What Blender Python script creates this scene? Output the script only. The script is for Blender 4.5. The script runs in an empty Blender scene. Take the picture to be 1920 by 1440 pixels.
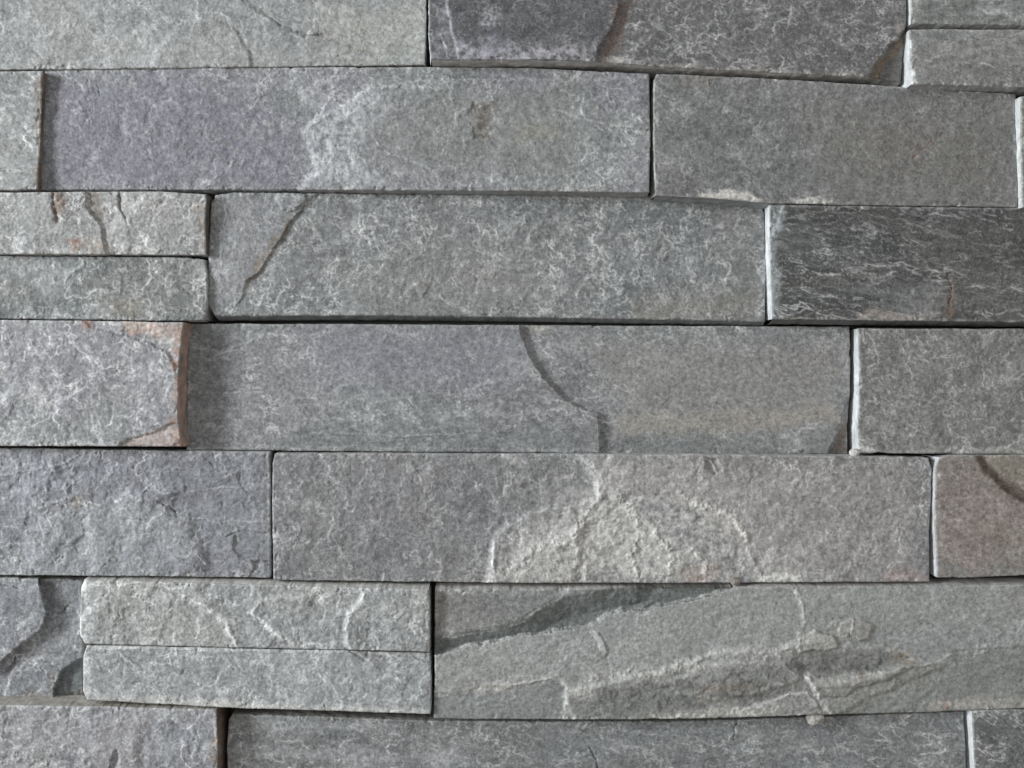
import bpy, math
import numpy as np
from mathutils import Vector

# ------------------------------------------------------------------ scale
S = 0.00015            # metres per tracing unit (a stone course is about 3.6 cm high)
W, H = 1920.0, 1440.0
CX, CY = W/2, H/2
D = 1900.0             # camera distance in tracing units

# ------------------------------------------------------------------ camera, world, light, exposure
sc = bpy.context.scene
cam_d = bpy.data.cameras.new('camera'); cam = bpy.data.objects.new('camera', cam_d)
sc.collection.objects.link(cam); sc.camera = cam
cam.location = (0, -D*S, 0); cam.rotation_euler = (math.pi/2, 0, 0)
cam_d.sensor_width = 36.0; cam_d.lens = 36.0*D/W
cam_d.clip_start = 0.01; cam_d.clip_end = 50.0

world = bpy.data.worlds.new('World'); sc.world = world; world.use_nodes = True
bg = world.node_tree.nodes['Background']
wn = world.node_tree
w_tc = wn.nodes.new('ShaderNodeTexCoord'); w_sp = wn.nodes.new('ShaderNodeSeparateXYZ'); w_rp = wn.nodes.new('ShaderNodeValToRGB'); w_mr = wn.nodes.new('ShaderNodeMapRange')
w_mr.inputs['From Min'].default_value = -1; w_mr.inputs['From Max'].default_value = 1
w_rp.color_ramp.elements[0].color = (0.58, 0.55, 0.52, 1); w_rp.color_ramp.elements[1].color = (0.97, 0.985, 1.0, 1)
w_rp.color_ramp.elements[0].position = 0.25; w_rp.color_ramp.elements[1].position = 0.75
wn.links.new(w_tc.outputs['Generated'], w_sp.inputs[0]); wn.links.new(w_sp.outputs['Z'], w_mr.inputs['Value'])
wn.links.new(w_mr.outputs['Result'], w_rp.inputs['Fac']); wn.links.new(w_rp.outputs['Color'], bg.inputs['Color'])
bg.inputs['Strength'].default_value = 0.62

def area(name, loc, target, sx, sy, power, col):
    l = bpy.data.lights.new(name, 'AREA'); l.shape = 'RECTANGLE'; l.size = sx; l.size_y = sy
    l.energy = power; l.color = col
    o = bpy.data.objects.new(name, l); sc.collection.objects.link(o)
    o.location = loc
    o.rotation_euler = (Vector(target)-Vector(loc)).to_track_quat('-Z', 'Y').to_euler()
    return o
# the daylight opening to the left of the wall, a little above the camera's level
area('window_light', (-0.90, -0.405, 0.17), (0, 0, 0), 0.20, 0.32, 12.0, (0.93, 0.97, 1.0))

sc.view_settings.view_transform = 'Standard'; sc.view_settings.look = 'None'
sc.view_settings.exposure = -0.06; sc.view_settings.gamma = 1.0
sc.view_settings.use_curve_mapping = False

# ------------------------------------------------------------------ noise
def _grad(ix, iy, seed):
    h = (ix.astype(np.uint32)*np.uint32(374761393) + iy.astype(np.uint32)*np.uint32(668265263)
         + np.uint32((seed*2246822519) & 0xffffffff))
    h = (h ^ (h >> np.uint32(13)))*np.uint32(1274126177)
    h = h ^ (h >> np.uint32(16))
    a = (h & np.uint32(1023)).astype(np.float32)*np.float32(2*math.pi/1024)
    return np.cos(a), np.sin(a)
def perlin(x, y, seed=0):
    x0 = np.floor(x); y0 = np.floor(y); fx = x-x0; fy = y-y0
    ix = x0.astype(np.int64); iy = y0.astype(np.int64)
    u = fx*fx*fx*(fx*(fx*6-15)+10); v = fy*fy*fy*(fy*(fy*6-15)+10)
    def g(a, b):
        gx, gy = _grad(ix+a, iy+b, seed); return gx*(fx-a)+gy*(fy-b)
    n0 = g(0,0); n1 = g(1,0); n2 = g(0,1); n3 = g(1,1)
    return ((n0+(n1-n0)*u)*(1-v)+(n2+(n3-n2)*u)*v)*1.45
def fbm(x, y, scale, octv=4, seed=0, gain=0.5, lac=2.03):
    r = 0; a = 1.0; t = 0; f = 1.0/scale
    for i in range(octv):
        r = r + a*perlin(x*f+i*17.3, y*f-i*9.1, seed+i*31); t += a; a *= gain; f *= lac
    return r/t*1.4
def sstep(a, b, x):
    t = np.clip((x-a)/(b-a), 0, 1); return t*t*(3-2*t)
def seg_dist(x, y, pts, closed):
    d = np.full(x.shape, 1e9, np.float32); n = len(pts)
    for i in range(n if closed else n-1):
        ax, ay = pts[i]; bx, by = pts[(i+1) % n]; ex, ey = bx-ax, by-ay
        t = np.clip(((x-ax)*ex+(y-ay)*ey)/(ex*ex+ey*ey+1e-9), 0, 1)
        d = np.minimum(d, np.hypot(x-ax-t*ex, y-ay-t*ey))
    return d
def sdf(x, y, pts):            # positive inside
    ins = np.zeros(x.shape, bool); n = len(pts)
    for i in range(n):
        ax, ay = pts[i]; bx, by = pts[(i+1) % n]
        if ay == by: continue
        c = ((ay > y) != (by > y)) & (x < (bx-ax)*(y-ay)/(by-ay)+ax); ins ^= c
    d = seg_dist(x, y, pts, True)
    return np.where(ins, d, -d)
def lin(r, g, b):
    return np.array([((c/255.0)/12.92 if c/255.0 <= 0.04045 else ((c/255.0+0.055)/1.055)**2.4) for c in (r, g, b)], np.float32)
K = 1.18                      # what a photo value says about the base colour under this light
def C(r, g, b):
    c = lin(r, g, b)*K; l = float(c @ np.array([0.3, 0.59, 0.11], np.float32)); return (l+(c-l)*(0.62 if r > b+3 else 0.50))*np.array([0.993, 0.998, 1.003], np.float32)

# ------------------------------------------------------------------ materials
def new_mat(name):
    m = bpy.data.materials.new(name); m.use_nodes = True
    nt = m.node_tree; return m, nt, nt.nodes['Principled BSDF']
def node(nt, t, **kw):
    n = nt.nodes.new(t)
    for k, v in kw.items(): setattr(n, k, v)
    return n
def stone_material(name, rough, bump, vary, fine):
    m, nt, bs = new_mat(name); L = nt.links.new
    tc = node(nt, 'ShaderNodeTexCoord')
    at = node(nt, 'ShaderNodeAttribute', attribute_name='tint')
    def noise(scale, det, r=0.6):
        n = node(nt, 'ShaderNodeTexNoise'); n.inputs['Scale'].default_value = scale
        n.inputs['Detail'].default_value = det; n.inputs['Roughness'].default_value = r
        L(tc.outputs['Object'], n.inputs['Vector']); return n
    n1 = noise(1400*fine, 4, 0.7); n2 = noise(420*fine, 5, 0.65)
    r1 = node(nt, 'ShaderNodeMapRange'); r1.inputs['From Min'].default_value = 0.36; r1.inputs['From Max'].default_value = 0.64
    r1.inputs['To Min'].default_value = 1-vary; r1.inputs['To Max'].default_value = 1+vary
    n3 = noise(760*fine, 3, 0.7); av = node(nt, 'ShaderNodeMath', operation='ADD'); ah = node(nt, 'ShaderNodeMath', operation='MULTIPLY'); ah.inputs[1].default_value = 0.5
    L(n1.outputs['Fac'], av.inputs[0]); L(n3.outputs['Fac'], av.inputs[1]); L(av.outputs[0], ah.inputs[0]); L(ah.outputs[0], r1.inputs['Value'])
    mu = node(nt, 'ShaderNodeVectorMath', operation='SCALE'); L(at.outputs['Color'], mu.inputs[0]); L(r1.outputs['Result'], mu.inputs['Scale'])
    n4 = noise(2300*fine, 2, 0.6); r4 = node(nt, 'ShaderNodeMapRange'); r4.inputs['From Min'].default_value = 0.60; r4.inputs['From Max'].default_value = 0.72
    r4.inputs['To Max'].default_value = 0.45*min(1, vary*2.2); L(n4.outputs['Fac'], r4.inputs['Value'])     # mica and quartz grains, their glints painted as pale specks
    mg = node(nt, 'ShaderNodeMix', data_type='RGBA'); mg.inputs['B'].default_value = (0.52, 0.52, 0.51, 1)
    L(r4.outputs['Result'], mg.inputs['Factor']); L(mu.outputs['Vector'], mg.inputs['A'])
    L(mg.outputs['Result'], bs.inputs['Base Color'])
    r2 = node(nt, 'ShaderNodeMapRange'); r2.inputs['From Min'].default_value = 0.3; r2.inputs['From Max'].default_value = 0.7
    r2.inputs['To Min'].default_value = rough-0.13; r2.inputs['To Max'].default_value = rough+0.13
    L(n2.outputs['Fac'], r2.inputs['Value']); L(r2.outputs['Result'], bs.inputs['Roughness'])
    bs.inputs['Specular IOR Level'].default_value = 0.38
    bp = node(nt, 'ShaderNodeBump'); bp.inputs['Strength'].default_value = bump; bp.inputs['Distance'].default_value = 0.00012
    ad = node(nt, 'ShaderNodeMath', operation='ADD'); L(n1.outputs['Fac'], ad.inputs[0]); L(n2.outputs['Fac'], ad.inputs[1])
    L(ad.outputs[0], bp.inputs['Height']); L(bp.outputs['Normal'], bs.inputs['Normal'])
    return m
M_face = stone_material('split_slate', 0.60, 0.8, 0.42, 1.0)
M_cut = stone_material('sawn_slate', 0.72, 0.35, 0.16, 1.0)

# ------------------------------------------------------------------ mesh helpers
def to_world(px, py, h):      # tracing coordinates of a point that stands h above the reference plane
    k = (D-h)/D
    return np.stack([(px-CX)*k*S, -h*S, (CY-py)*k*S], -1).astype(np.float32)
def build(name, co, quads, col, mat, parent=None):
    used = np.unique(quads); rem = np.zeros(len(co), np.int32); rem[used] = np.arange(len(used), dtype=np.int32)
    co = co[used]; col = col[used]; quads = rem[quads]
    me = bpy.data.meshes.new(name)
    me.vertices.add(len(co)); me.vertices.foreach_set('co', co.ravel())
    nf = len(quads); me.loops.add(nf*4); me.loops.foreach_set('vertex_index', quads.ravel().astype(np.int32))
    me.polygons.add(nf); me.polygons.foreach_set('loop_start', np.arange(0, nf*4, 4, dtype=np.int32))
    me.polygons.foreach_set('use_smooth', np.ones(nf, bool))
    a = me.color_attributes.new('tint', 'FLOAT_COLOR', 'POINT')
    rgba = np.ones((len(co), 4), np.float32); rgba[:, :3] = np.clip(col, 0.01, 0.85); a.data.foreach_set('color', rgba.ravel())
    me.update(calc_edges=True); me.validate()
    me.materials.append(mat)
    o = bpy.data.objects.new(name, me); sc.collection.objects.link(o)
    if parent is not None: o.parent = parent
    return o
def grid_quads(nr, nc):
    i = np.arange(nr*nc).reshape(nr, nc)
    return np.stack([i[:-1, :-1], i[1:, :-1], i[1:, 1:], i[:-1, 1:]], -1).reshape(-1, 4)
def resample(pts, n, tv=None):
    p = np.array(pts, float)
    if tv is None:
        d = np.r_[0, np.cumsum(np.hypot(*(p[1:]-p[:-1]).T))]; d /= d[-1]
        t = np.linspace(0, 1, n)
    return np.interp(t, d, p[:, 0]), np.interp(t, d, p[:, 1])

GROUP = 'slate stones of the stacked wall cladding'
BACK = -55.0
def stone(seed, label, top, bottom, left=None, right=None, h=(20,20,20,20), base=(125,127,128), tint2=None,
          rough=1.0, terr=1.0, fleck=1.0, aniso=1.0, ang=0.0, streak=0.0, grain=1.0, features=(), patches=(), lines=(),
          side=(150,150,145), sides=None, flare=(2,2,2,2), bev=2.8, chip=1.0, name='slate_stone', step=1.6):
    """top/bottom run left to right, left/right top to bottom. h: TL, TR, BL, BR heights. flare: L,R,T,B."""
    if left is None: left = [top[0], bottom[0]]
    if right is None: right = [top[-1], bottom[-1]]
    x0 = min(p[0] for p in left); x1 = max(p[0] for p in right)
    y0 = min(p[1] for p in top); y1 = max(p[1] for p in bottom)
    nu = int((x1-x0)/step)+2; nv = int((y1-y0)/step)+2
    tx, ty = resample(top, nu); bx, by = resample(bottom, nu); lx, ly = resample(left, nv); rx, ry = resample(right, nv)
    # ragged front edges: small wander everywhere and a few deeper nicks
    def ragged(x, y, s):
        n = 0.9*fbm(x, y, 60, 3, s)+0.55*fbm(x, y, 9, 3, s+5)
        k = np.clip(fbm(x, y, 38, 3, s+9)-0.45, 0, 1)*7*chip
        return n, k
    n, k = ragged(tx, ty, seed*7+1); ty = ty+np.clip(n, -1.2, 3)+k
    n, k = ragged(bx, by, seed*7+2); by = by+np.clip(n, -3, 1.2)-k
    n, k = ragged(lx, ly, seed*7+3); lx = lx+np.clip(n, -1.2, 3)+k
    n, k = ragged(rx, ry, seed*7+4); rx = rx+np.clip(n, -3, 1.2)-k
    lx[0], ly[0] = tx[0], ty[0]; lx[-1], ly[-1] = bx[0], by[0]; rx[0], ry[0] = tx[-1], ty[-1]; rx[-1], ry[-1] = bx[-1], by[-1]
    u = np.linspace(0, 1, nu)[None, :]; v = np.linspace(0, 1, nv)[:, None]
    def coons(T, B, L_, R_):
        return ((1-v)*T[None]+v*B[None]+(1-u)*L_[:, None]+u*R_[:, None]
                - ((1-u)*(1-v)*T[0]+u*(1-v)*T[-1]+(1-u)*v*B[0]+u*v*B[-1]))
    X = coons(tx, bx, lx, rx).astype(np.float32); Y = coons(ty, by, ly, ry).astype(np.float32)
    # distance to each edge, for the rounded arris
    ex = np.minimum(X-lx[:, None], rx[:, None]-X); ey = np.minimum(Y-ty[None], by[None]-Y)
    e = np.minimum(ex, ey)
    cr = 4.5; ax_ = np.clip(cr-ex, 0, cr); ay_ = np.clip(cr-ey, 0, cr); e = np.where((ax_ > 0) & (ay_ > 0), np.minimum(e, cr-np.hypot(ax_, ay_)), e)
    # warped coordinates along the grain of the slate
    ca, sa = math.cos(math.radians(ang)), math.sin(math.radians(ang))
    wx = X+7*fbm(X, Y, 45, 3, seed+400); wy = Y+7*fbm(X, Y, 45, 3, seed+401)
    gx = (wx*ca+wy*sa)/aniso; gy = (-wx*sa+wy*ca)
    hh = (1-u)*(1-v)*h[0]+u*(1-v)*h[1]+(1-u)*v*h[2]+u*v*h[3]
    big = fbm(gx, gy, 150, 3, seed+10); mid = fbm(gx, gy, 42, 4, seed+20)
    Z = hh+rough*(3.2*big+1.7*mid)
    # cleavage terraces: the surface drops in thin flakes whose broken rims are paler
    def flakes(scale, n, s, w):
        f = fbm(gx, gy, scale, 5, s, 0.55)*n; fl = np.floor(f); fr = f-fl
        msk = sstep(-0.15, 0.25, fbm(gx, gy, scale*0.9, 2, s+3, 0.4))
        rim = (np.exp(-(fr/w)**2)+0.35*np.exp(-((1-fr)/w)**2))*msk
        return (fl+sstep(0, w*1.3, fr))*msk, rim
    t1, r1 = flakes(170, 3.0*terr, seed+30, 0.06); t2, r2 = flakes(60, 2.3*terr, seed+40, 0.10)
    sf = min(max((rough-0.5)*1.5, 0.12), 1.1)
    Z = Z+sf*(1.0*t1+0.6*t2)+0.25*t1
    fine = fbm(gx, gy, 13, 4, seed+50, 0.6); grit = fbm(X, Y, 5.5, 3, seed+60, 0.7)
    Z = Z+rough*grain*0.50*fine+grain*0.24*grit
    # colours of the mineral
    gs0 = 0.8+0.6*((seed*53) % 10)/10
    b = C(*base); t2c = C(*(tint2 or base))
    col = np.empty(X.shape+(3,), np.float32)
    m = sstep(-0.35, 0.35, fbm(gx, gy, 190, 4, seed+70))[..., None]
    col[:] = b*0.93*(1-m)+t2c*0.93*m
    col *= (1+0.16*fbm(gx, gy, 75, 4, seed+80)+0.26*fbm(gx, gy, 20, 4, seed+81, 0.6)+0.22*grit+0.18*fbm(X, Y, 11*gs0, 3, seed+82, 0.7))[..., None]
    if streak:
        s_ = fbm(gx*0.25, gy, 9, 4, seed+90, 0.6); s2 = fbm(gx*0.22, gy, 26, 4, seed+91, 0.6)
        col *= np.clip(1+streak*(0.5*s_+0.7*s2), 0.35, 3)[..., None]; Z = Z+streak*0.9*s_
    # pale bruises: flake rims, hairlines and specks
    pale = C(206, 206, 202)
    du = (x1-x0)/nu; dv = (y1-y0)/nv
    def veins(scale, octv, s, gain, wd, m0, m1, ms):      # constant-width broken contour lines: the lips of thin flakes
        f = fbm(gx, gy, scale, octv, s, gain); g0, g1 = np.gradient(f, dv, du)
        d_ = f/np.maximum(np.hypot(g0, g1), 0.25/scale)
        wv = wd*(0.7+0.8*np.clip(fbm(X, Y, 20, 3, s+2)+0.2, 0, 1)); mk = sstep(m0, m1, fbm(X, Y, ms, 4, s+1, 0.65))
        return np.exp(-(d_/wv)**2)*mk, (sstep(-1.6, 1.6, d_)-0.5)*sstep(m0-0.15, m1+0.1, fbm(X, Y, ms*1.3, 2, s+1, 0.4)), mk
    gs = 0.65+1.0*((seed*37) % 10)/10
    hl, s1, _ = veins(26*gs, 4, seed+100, 0.6, 1.3, 0.0, 0.35, 30)
    h2, s2_, mk2 = veins(95*gs, 6, seed+110, 0.62, 1.7, -0.25, 0.2, 75)
    h3, s3, _ = veins(52*gs, 5, seed+115, 0.62, 1.5, 0.05, 0.35, 55)
    Z = Z+(0.35+0.6*sf)*(1.3*s2_+0.7*s3+0.35*s1)
    dust = sstep(0.0, 0.85, fbm(gx, gy, 85*gs, 6, seed+117, 0.72))
    sp = sstep(0.38, 0.62, fbm(X, Y, 6.0, 2, seed+120))*sstep(-0.2, 0.4, fbm(X, Y, 60, 3, seed+121))
    sug = sstep(0.15, 0.55, fbm(X, Y, 7.5, 4, seed+122, 0.7))*sstep(0.0, 0.45, fbm(gx, gy, 48, 4, seed+123, 0.6))
    pm = np.clip(1.0*fleck*(0.40*hl+0.55*h2+0.50*h3+0.28*sp+0.26*r1+0.22*r2+0.38*sug+0.30*dust), 0, 0.66)[..., None]
    col = col*(1-pm)+pale*pm
    Z = Z+0.35*pm[..., 0]
    # broken, paler arris with small spalls knocked out of it
    spall = sstep(0.22, 0.5, fbm(X, Y, 34, 4, seed+190, 0.6))*sstep(11, 3, e+3.5*fbm(X, Y, 9, 3, seed+191))*chip
    Z = Z-2.6*spall; spc = (0.38*spall)[..., None]; col = col*(1-spc)+C(178, 178, 172)*spc
    ar = np.exp(-(np.clip(e, 0, 99)/(2.2+2.5*np.clip(fbm(X, Y, 28, 3, seed+130)+0.3, 0, 1)))**2)*np.clip(0.35+0.5*fbm(X, Y, 22, 3, seed+131), 0, 0.7)
    ar = ar[..., None]; col = col*(1-ar)+C(175, 175, 170)*ar
    wX = X+3.0*fbm(X, Y, 13, 4, seed+140, 0.6)+4.5*fbm(X, Y, 48, 3, seed+146); wY = Y+3.0*fbm(X, Y, 13, 4, seed+141, 0.6)+4.5*fbm(X, Y, 48, 3, seed+147)
    WX = X+13*fbm(X, Y, 60, 3, seed+142)+6*fbm(X, Y, 16, 4, seed+144, 0.6); WY = Y+11*fbm(X, Y, 60, 3, seed+143)+5*fbm(X, Y, 16, 4, seed+145, 0.6)
    partmask = None
    for f in features:          # raised (or sunk) layers: poly, dh, w, rim strength, part label
        d = sdf(wX, wY, f['poly']); w = f.get('w', 3.0)
        m = sstep(-w, w*0.2, d)
        if 'fade' in f:         # the step dies out towards this point
            fx, fy, fr = f['fade']; m = m*sstep(0, 1, np.hypot(X-fx, Y-fy)/fr)
        Z = Z+f['dh']*m
        if f.get('ramp'):
            Z = Z-f['ramp'][1]*np.minimum(seg_dist(wX, wY, f['ramp'][0], False), f['ramp'][2])*m
        if f.get('tilt'): Z = Z+f['tilt'][0]*(X-f['tilt'][2])*m+f['tilt'][1]*(Y-f['tilt'][3])*m
        rw = f.get('rw', 1.6)+3.5*np.clip(fbm(X, Y, 26, 3, seed+151), 0, 1); rm = np.exp(-((d-0.5)/rw)**2)*f.get('rim', 0.4)*np.clip(0.65+1.2*fbm(X, Y, 15, 4, seed+150, 0.6), 0.0, 1.4)
        rm = np.clip(rm, 0, 0.9)[..., None]; col = col*(1-rm)+C(*f.get('rimc', (190, 188, 182)))*rm
        if f.get('part'): partmask = (d > -w*0.5) if partmask is None else (partmask | (d > -w*0.5))
        if f.get('color'):
            mm = sstep(-1.5, 1.5, d)[..., None]*f.get('ca', 0.5); col = col*(1-mm)+C(*f['color'])*mm
    for p in patches:           # mineral stains, dust and a few painted-in shadows: poly, color, alpha, soft
        d = sdf(WX, WY, p['poly']); s_ = p.get('soft', 14)
        a = sstep(-s_, s_, d)*p.get('a', 0.5)
        nz = fbm(X, Y, p.get('ns', 12), 4, seed+160+int(p['poly'][0][0]) % 50, 0.6)
        a = np.clip(a*np.clip(1+p.get('nz', 1.2)*nz, 0, 2), 0, 0.95)
        col = col*(1-a[..., None])+C(*p['color'])*a[..., None]
        Z = Z+p.get('dz', 0)*a+p.get('rz', 0)*a*nz
    for q in lines:             # cracks, ridges, veins: pts, w, dh, color, a
        d = seg_dist(wX, wY, q['pts'], False); w = q.get('w', 2.0)*(0.8+0.9*np.clip(fbm(X, Y, 24, 3, seed+171)+0.15, -0.3, 1))
        g = np.exp(-(d/w)**2)*np.clip(0.9+q.get('nz', 1.3)*fbm(X, Y, 13, 4, seed+170, 0.6), 0, 1.5)
        Z = Z+q.get('dh', 0)*g
        if q.get('color'):
            a = np.clip(g*q.get('a', 0.6), 0, 0.95)[..., None]; col = col*(1-a)+C(*q['color'])*a
    # round the arris down
    r = bev*(0.75+0.6*np.clip(fbm(X, Y, 30, 3, seed+180), -0.6, 1)); t = np.clip(1-e/r, 0, 1)
    Z = Z-r*0.85*(1-np.sqrt(np.clip(1-t*t, 0, 1)))
    co = to_world(X, Y, Z).reshape(-1, 3)
    root = bpy.data.objects.new(name, None); sc.collection.objects.link(root)
    ctr = co.mean(0); ctr[1] = 0; root.location = ctr.tolist(); root.empty_display_size = 0.01
    root['label'] = label; root['category'] = 'stone'; root['group'] = GROUP
    co = co-ctr
    q = grid_quads(nv, nu); cf = col.reshape(-1, 3)
    if partmask is not None:
        pm_ = partmask.ravel()[q].sum(1) >= 2
        o = build('split_face', co, q[~pm_], cf, M_face, root)
        o2 = build('raised_layer', co, q[pm_], cf, M_face, root)
        lab = [f['part'] for f in features if f.get('part')][0]
        if isinstance(lab, str): o2['label'] = lab
    else:
        build('split_face', co, q, cf, M_face, root)
    # the four sawn edges, running back from the arris to the mortar
    sides = sides or {}
    nd = 22; tt = (np.linspace(0, 1, nd)**1.7)[:, None]
    P = np.stack([X, Y, Z], -1)
    for key, arr, dx, dy in (('L', P[:, 0], -flare[0], 0), ('R', P[::-1, -1], flare[1], 0), ('T', P[0, ::-1], 0, -flare[2]), ('B', P[-1], 0, flare[3])):
        k = (D-arr[:, 2])/D                 # work in true plane units, then the sides run straight back
        wx_ = (arr[:, 0]-CX)*k; wy_ = (arr[:, 1]-CY)*k
        # straighten the ragged line towards the back
        nn = len(wx_)
        ker = np.ones(61)/61; pad = lambda a: np.convolve(np.r_[np.full(30, 2*a[0])-a[30:0:-1], a, np.full(30, 2*a[-1])-a[-2:-32:-1]], ker, 'valid') if nn > 64 else a
        bx_, by_ = pad(wx_), pad(wy_)
        sm = sstep(0, 0.35, tt)
        fl = np.minimum(tt*3.0, 1)
        XX = wx_[None]*(1-sm)+bx_[None]*sm+dx*fl; YY = wy_[None]*(1-sm)+by_[None]*sm+dy*fl
        ZZ = arr[None, :, 2]*(1-tt)+BACK*tt
        al = np.cumsum(np.r_[0, np.hypot(np.diff(wx_), np.diff(wy_))])[None]+0*ZZ
        sn = fbm(al+seed*13, ZZ, 18, 4, seed+200+ord(key)); bump = 1.1*sn*sstep(0, 0.06, tt)
        if key in 'LR': XX = XX+bump
        else: YY = YY+bump
        scol = sides.get(key, side); c = np.empty(XX.shape+(3,), np.float32); c[:] = C(*scol)
        c *= (1+0.28*sn+0.25*fbm(al, ZZ*3, 60, 4, seed+210))[..., None]
        fr_ = {'L': cf.reshape(nv, nu, 3)[:, 0], 'R': cf.reshape(nv, nu, 3)[::-1, -1], 'T': cf.reshape(nv, nu, 3)[0, ::-1], 'B': cf.reshape(nv, nu, 3)[-1]}[key]
        if scol[0]-scol[2] > 25:          # rust comes and goes along the end
            rm_ = sstep(0.1, 0.7, fbm(al, ZZ*1.5, 45, 4, seed+220)+0.15)[..., None]; c = c*(1-rm_)+C(118, 112, 104)*rm_*1.0
        bl = sstep(0, 0.03, tt)[..., None]; c = fr_[None]*(1-bl)+c*bl
        cw = np.stack([XX*S, -ZZ*S, -YY*S], -1).reshape(-1, 3).astype(np.float32)-ctr
        qq = grid_quads(nd, nn)
        oe = build('cut_edge', cw, qq, c.reshape(-1, 3), M_cut, root)
        if key == 'R' and scol[0]-scol[2] > 25: oe['label'] = 'rusty brown end of the stone'
    return root

# ------------------------------------------------------------------ the mortar bed behind the stones
bm_x = np.linspace(-620, 2540, 160); bm_y = np.linspace(-135, 1600, 90)
XX, YY = np.meshgrid(bm_x, bm_y); ZZ = BACK+6+2.0*fbm(XX, YY, 60, 4, 5)
cc = np.empty(XX.shape+(3,), np.float32); cc[:] = C(92, 88, 82); cc *= (1+0.3*fbm(XX, YY, 40, 4, 6))[..., None]
mb = build('mortar_bed', np.stack([(XX-CX)*S, -ZZ*S, (CY-YY)*S], -1).reshape(-1, 3).astype(np.float32), grid_quads(90, 160), cc.reshape(-1, 3), M_cut)
mb['kind'] = 'structure'

RUST = (128, 98, 80); LE = -560; RE = 2480
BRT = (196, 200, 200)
# ------------------------------------------------------------------ first course
stone(11, 'long pale grey-green stone, top left, with a brown branching crack',
  top=[(LE,-112),(797,-116)], bottom=[(LE,134),(0,131),(180,129),(500,125),(796,122)], right=[(798,-116),(798,60),(796,122)],
  h=(26,22,26,20), base=(134,138,138), tint2=(142,142,139), rough=0.8, terr=0.6, fleck=0.7, grain=0.9, flare=(2,1,2,1), side=(150,148,140),
  features=[dict(poly=[(440,-120),(455,0),(530,47),(565,63),(640,88),(700,104),(812,112),(812,-120)], dh=-3, w=6, rim=0.1),
            dict(poly=[(285,135),(300,90),(340,50),(400,35),(440,60),(462,100),(470,135)], dh=3.5, w=9, rim=0.1)],
  patches=[dict(poly=[(290,128),(310,80),(350,48),(410,35),(450,70),(455,125)], color=(152,146,138), a=0.28, soft=24),
           dict(poly=[(600,20),(800,10),(800,130),(640,130)], color=(160,162,150), a=0.5, soft=30),
           dict(poly=[(180,120),(220,60),(300,40),(290,125)], color=(175,175,168), a=0.3, soft=20)],
  lines=[dict(pts=[(460,-5),(500,28),(530,47),(565,62),(600,66),(640,84),(690,100)], w=2.4, dh=-1.2, color=(108,100,90), a=0.55),
         dict(pts=[(560,60),(600,66),(630,64)], w=2, dh=-0.8, color=(112,104,92), a=0.4)])
stone(12, 'long dark violet and charcoal stone, top course, dusted white with a rusty chipped corner',
  top=[(805,-110),(1700,-95)], bottom=[(808,112),(1000,112),(1120,116),(1280,128),(1500,138),(1625,144),(1688,155)],
  left=[(804,-110),(804,60),(808,112)], right=[(1701,-95),(1698,50),(1688,155)],
  h=(50,40,46,38), base=(100,98,98), tint2=(106,103,102), rough=0.9, terr=0.9, fleck=0.85, aniso=1.6, flare=(3,2,3,2),
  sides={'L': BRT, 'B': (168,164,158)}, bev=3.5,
  features=[dict(poly=[(790,-140),(1200,-140),(1165,0),(1142,60),(1120,95),(1117,130),(790,130)], dh=11, w=3, rim=0.5, part='dark violet upper layer edged with white dust', color=(72,74,82), ca=0.55, rimc=(150,140,132)),
            dict(poly=[(838,-120),(838,10),(850,60),(862,125),(795,125),(795,-120)], dh=-4, w=4, rim=0.5, rimc=(175,175,186)),
            dict(poly=[(1712,48),(1697,58),(1672,82),(1650,118),(1622,160),(1720,165)], dh=-16, w=4, rim=0.25, color=(96,94,88), ca=0.7)],
  patches=[dict(poly=[(862,80),(960,88),(1010,92),(1010,118),(862,118)], color=(172,168,182), a=0.42, soft=11, ns=15, nz=2.6),
           dict(poly=[(905,62),(970,75),(960,100),(890,100)], color=(138,134,154), a=0.4, soft=14, ns=15, nz=2.4),
           dict(poly=[(1000,82),(1040,86),(1110,85),(1118,118),(1000,118)], color=(176,170,178), a=0.42, soft=11, ns=15, nz=2.6),
           dict(poly=[(812,5),(835,10),(845,60),(855,112),(812,112)], color=(155,155,166), a=0.35, soft=8, ns=14, nz=2.4),
           dict(poly=[(905,20),(935,15),(935,45),(900,52)], color=(168,168,172), a=0.35, soft=8, ns=6, nz=3),
           dict(poly=[(1160,0),(1190,0),(1158,70),(1140,118),(1118,118),(1142,60)], color=(116,96,84), a=0.75, soft=4, nz=0.7),  # brown strip beside the ledge, with the ledge's shadow painted in
           dict(poly=[(1690,62),(1660,95),(1626,150),(1650,154),(1668,110),(1694,75)], color=(128,104,76), a=0.85, soft=4, nz=0.6),
           dict(poly=[(1135,105),(1170,112),(1170,122),(1120,122)], color=(165,160,150), a=0.7, soft=5, ns=7),
           dict(poly=[(1676,40),(1698,38),(1698,58),(1680,66)], color=(150,140,132), a=0.5, soft=6),
           dict(poly=[(1200,126),(1450,140),(1600,146),(1600,138),(1300,122)], color=(158,150,140), a=0.5, soft=5, ns=10, nz=2)],
  lines=[dict(pts=[(825,60),(835,90),(842,112)], w=1.6, dh=-1, color=(180,180,190), a=0.6)])
stone(13, 'upper of the two thin grey stones at the top right corner',
  top=[(1706,-95),(RE,-90)], bottom=[(1708,44),(1920,48),(RE,50)], left=[(1706,-95),(1708,44)],
  h=(50,46,50,46), base=(126,129,125), tint2=(116,120,114), rough=0.7, terr=0.5, fleck=0.7, aniso=3, streak=0.35, flare=(0,2,2,5),
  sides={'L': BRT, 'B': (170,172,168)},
  patches=[dict(poly=[(1830,18),(1890,16),(1890,27),(1840,27)], color=(185,188,182), a=0.6, soft=7, ns=8)])
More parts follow.
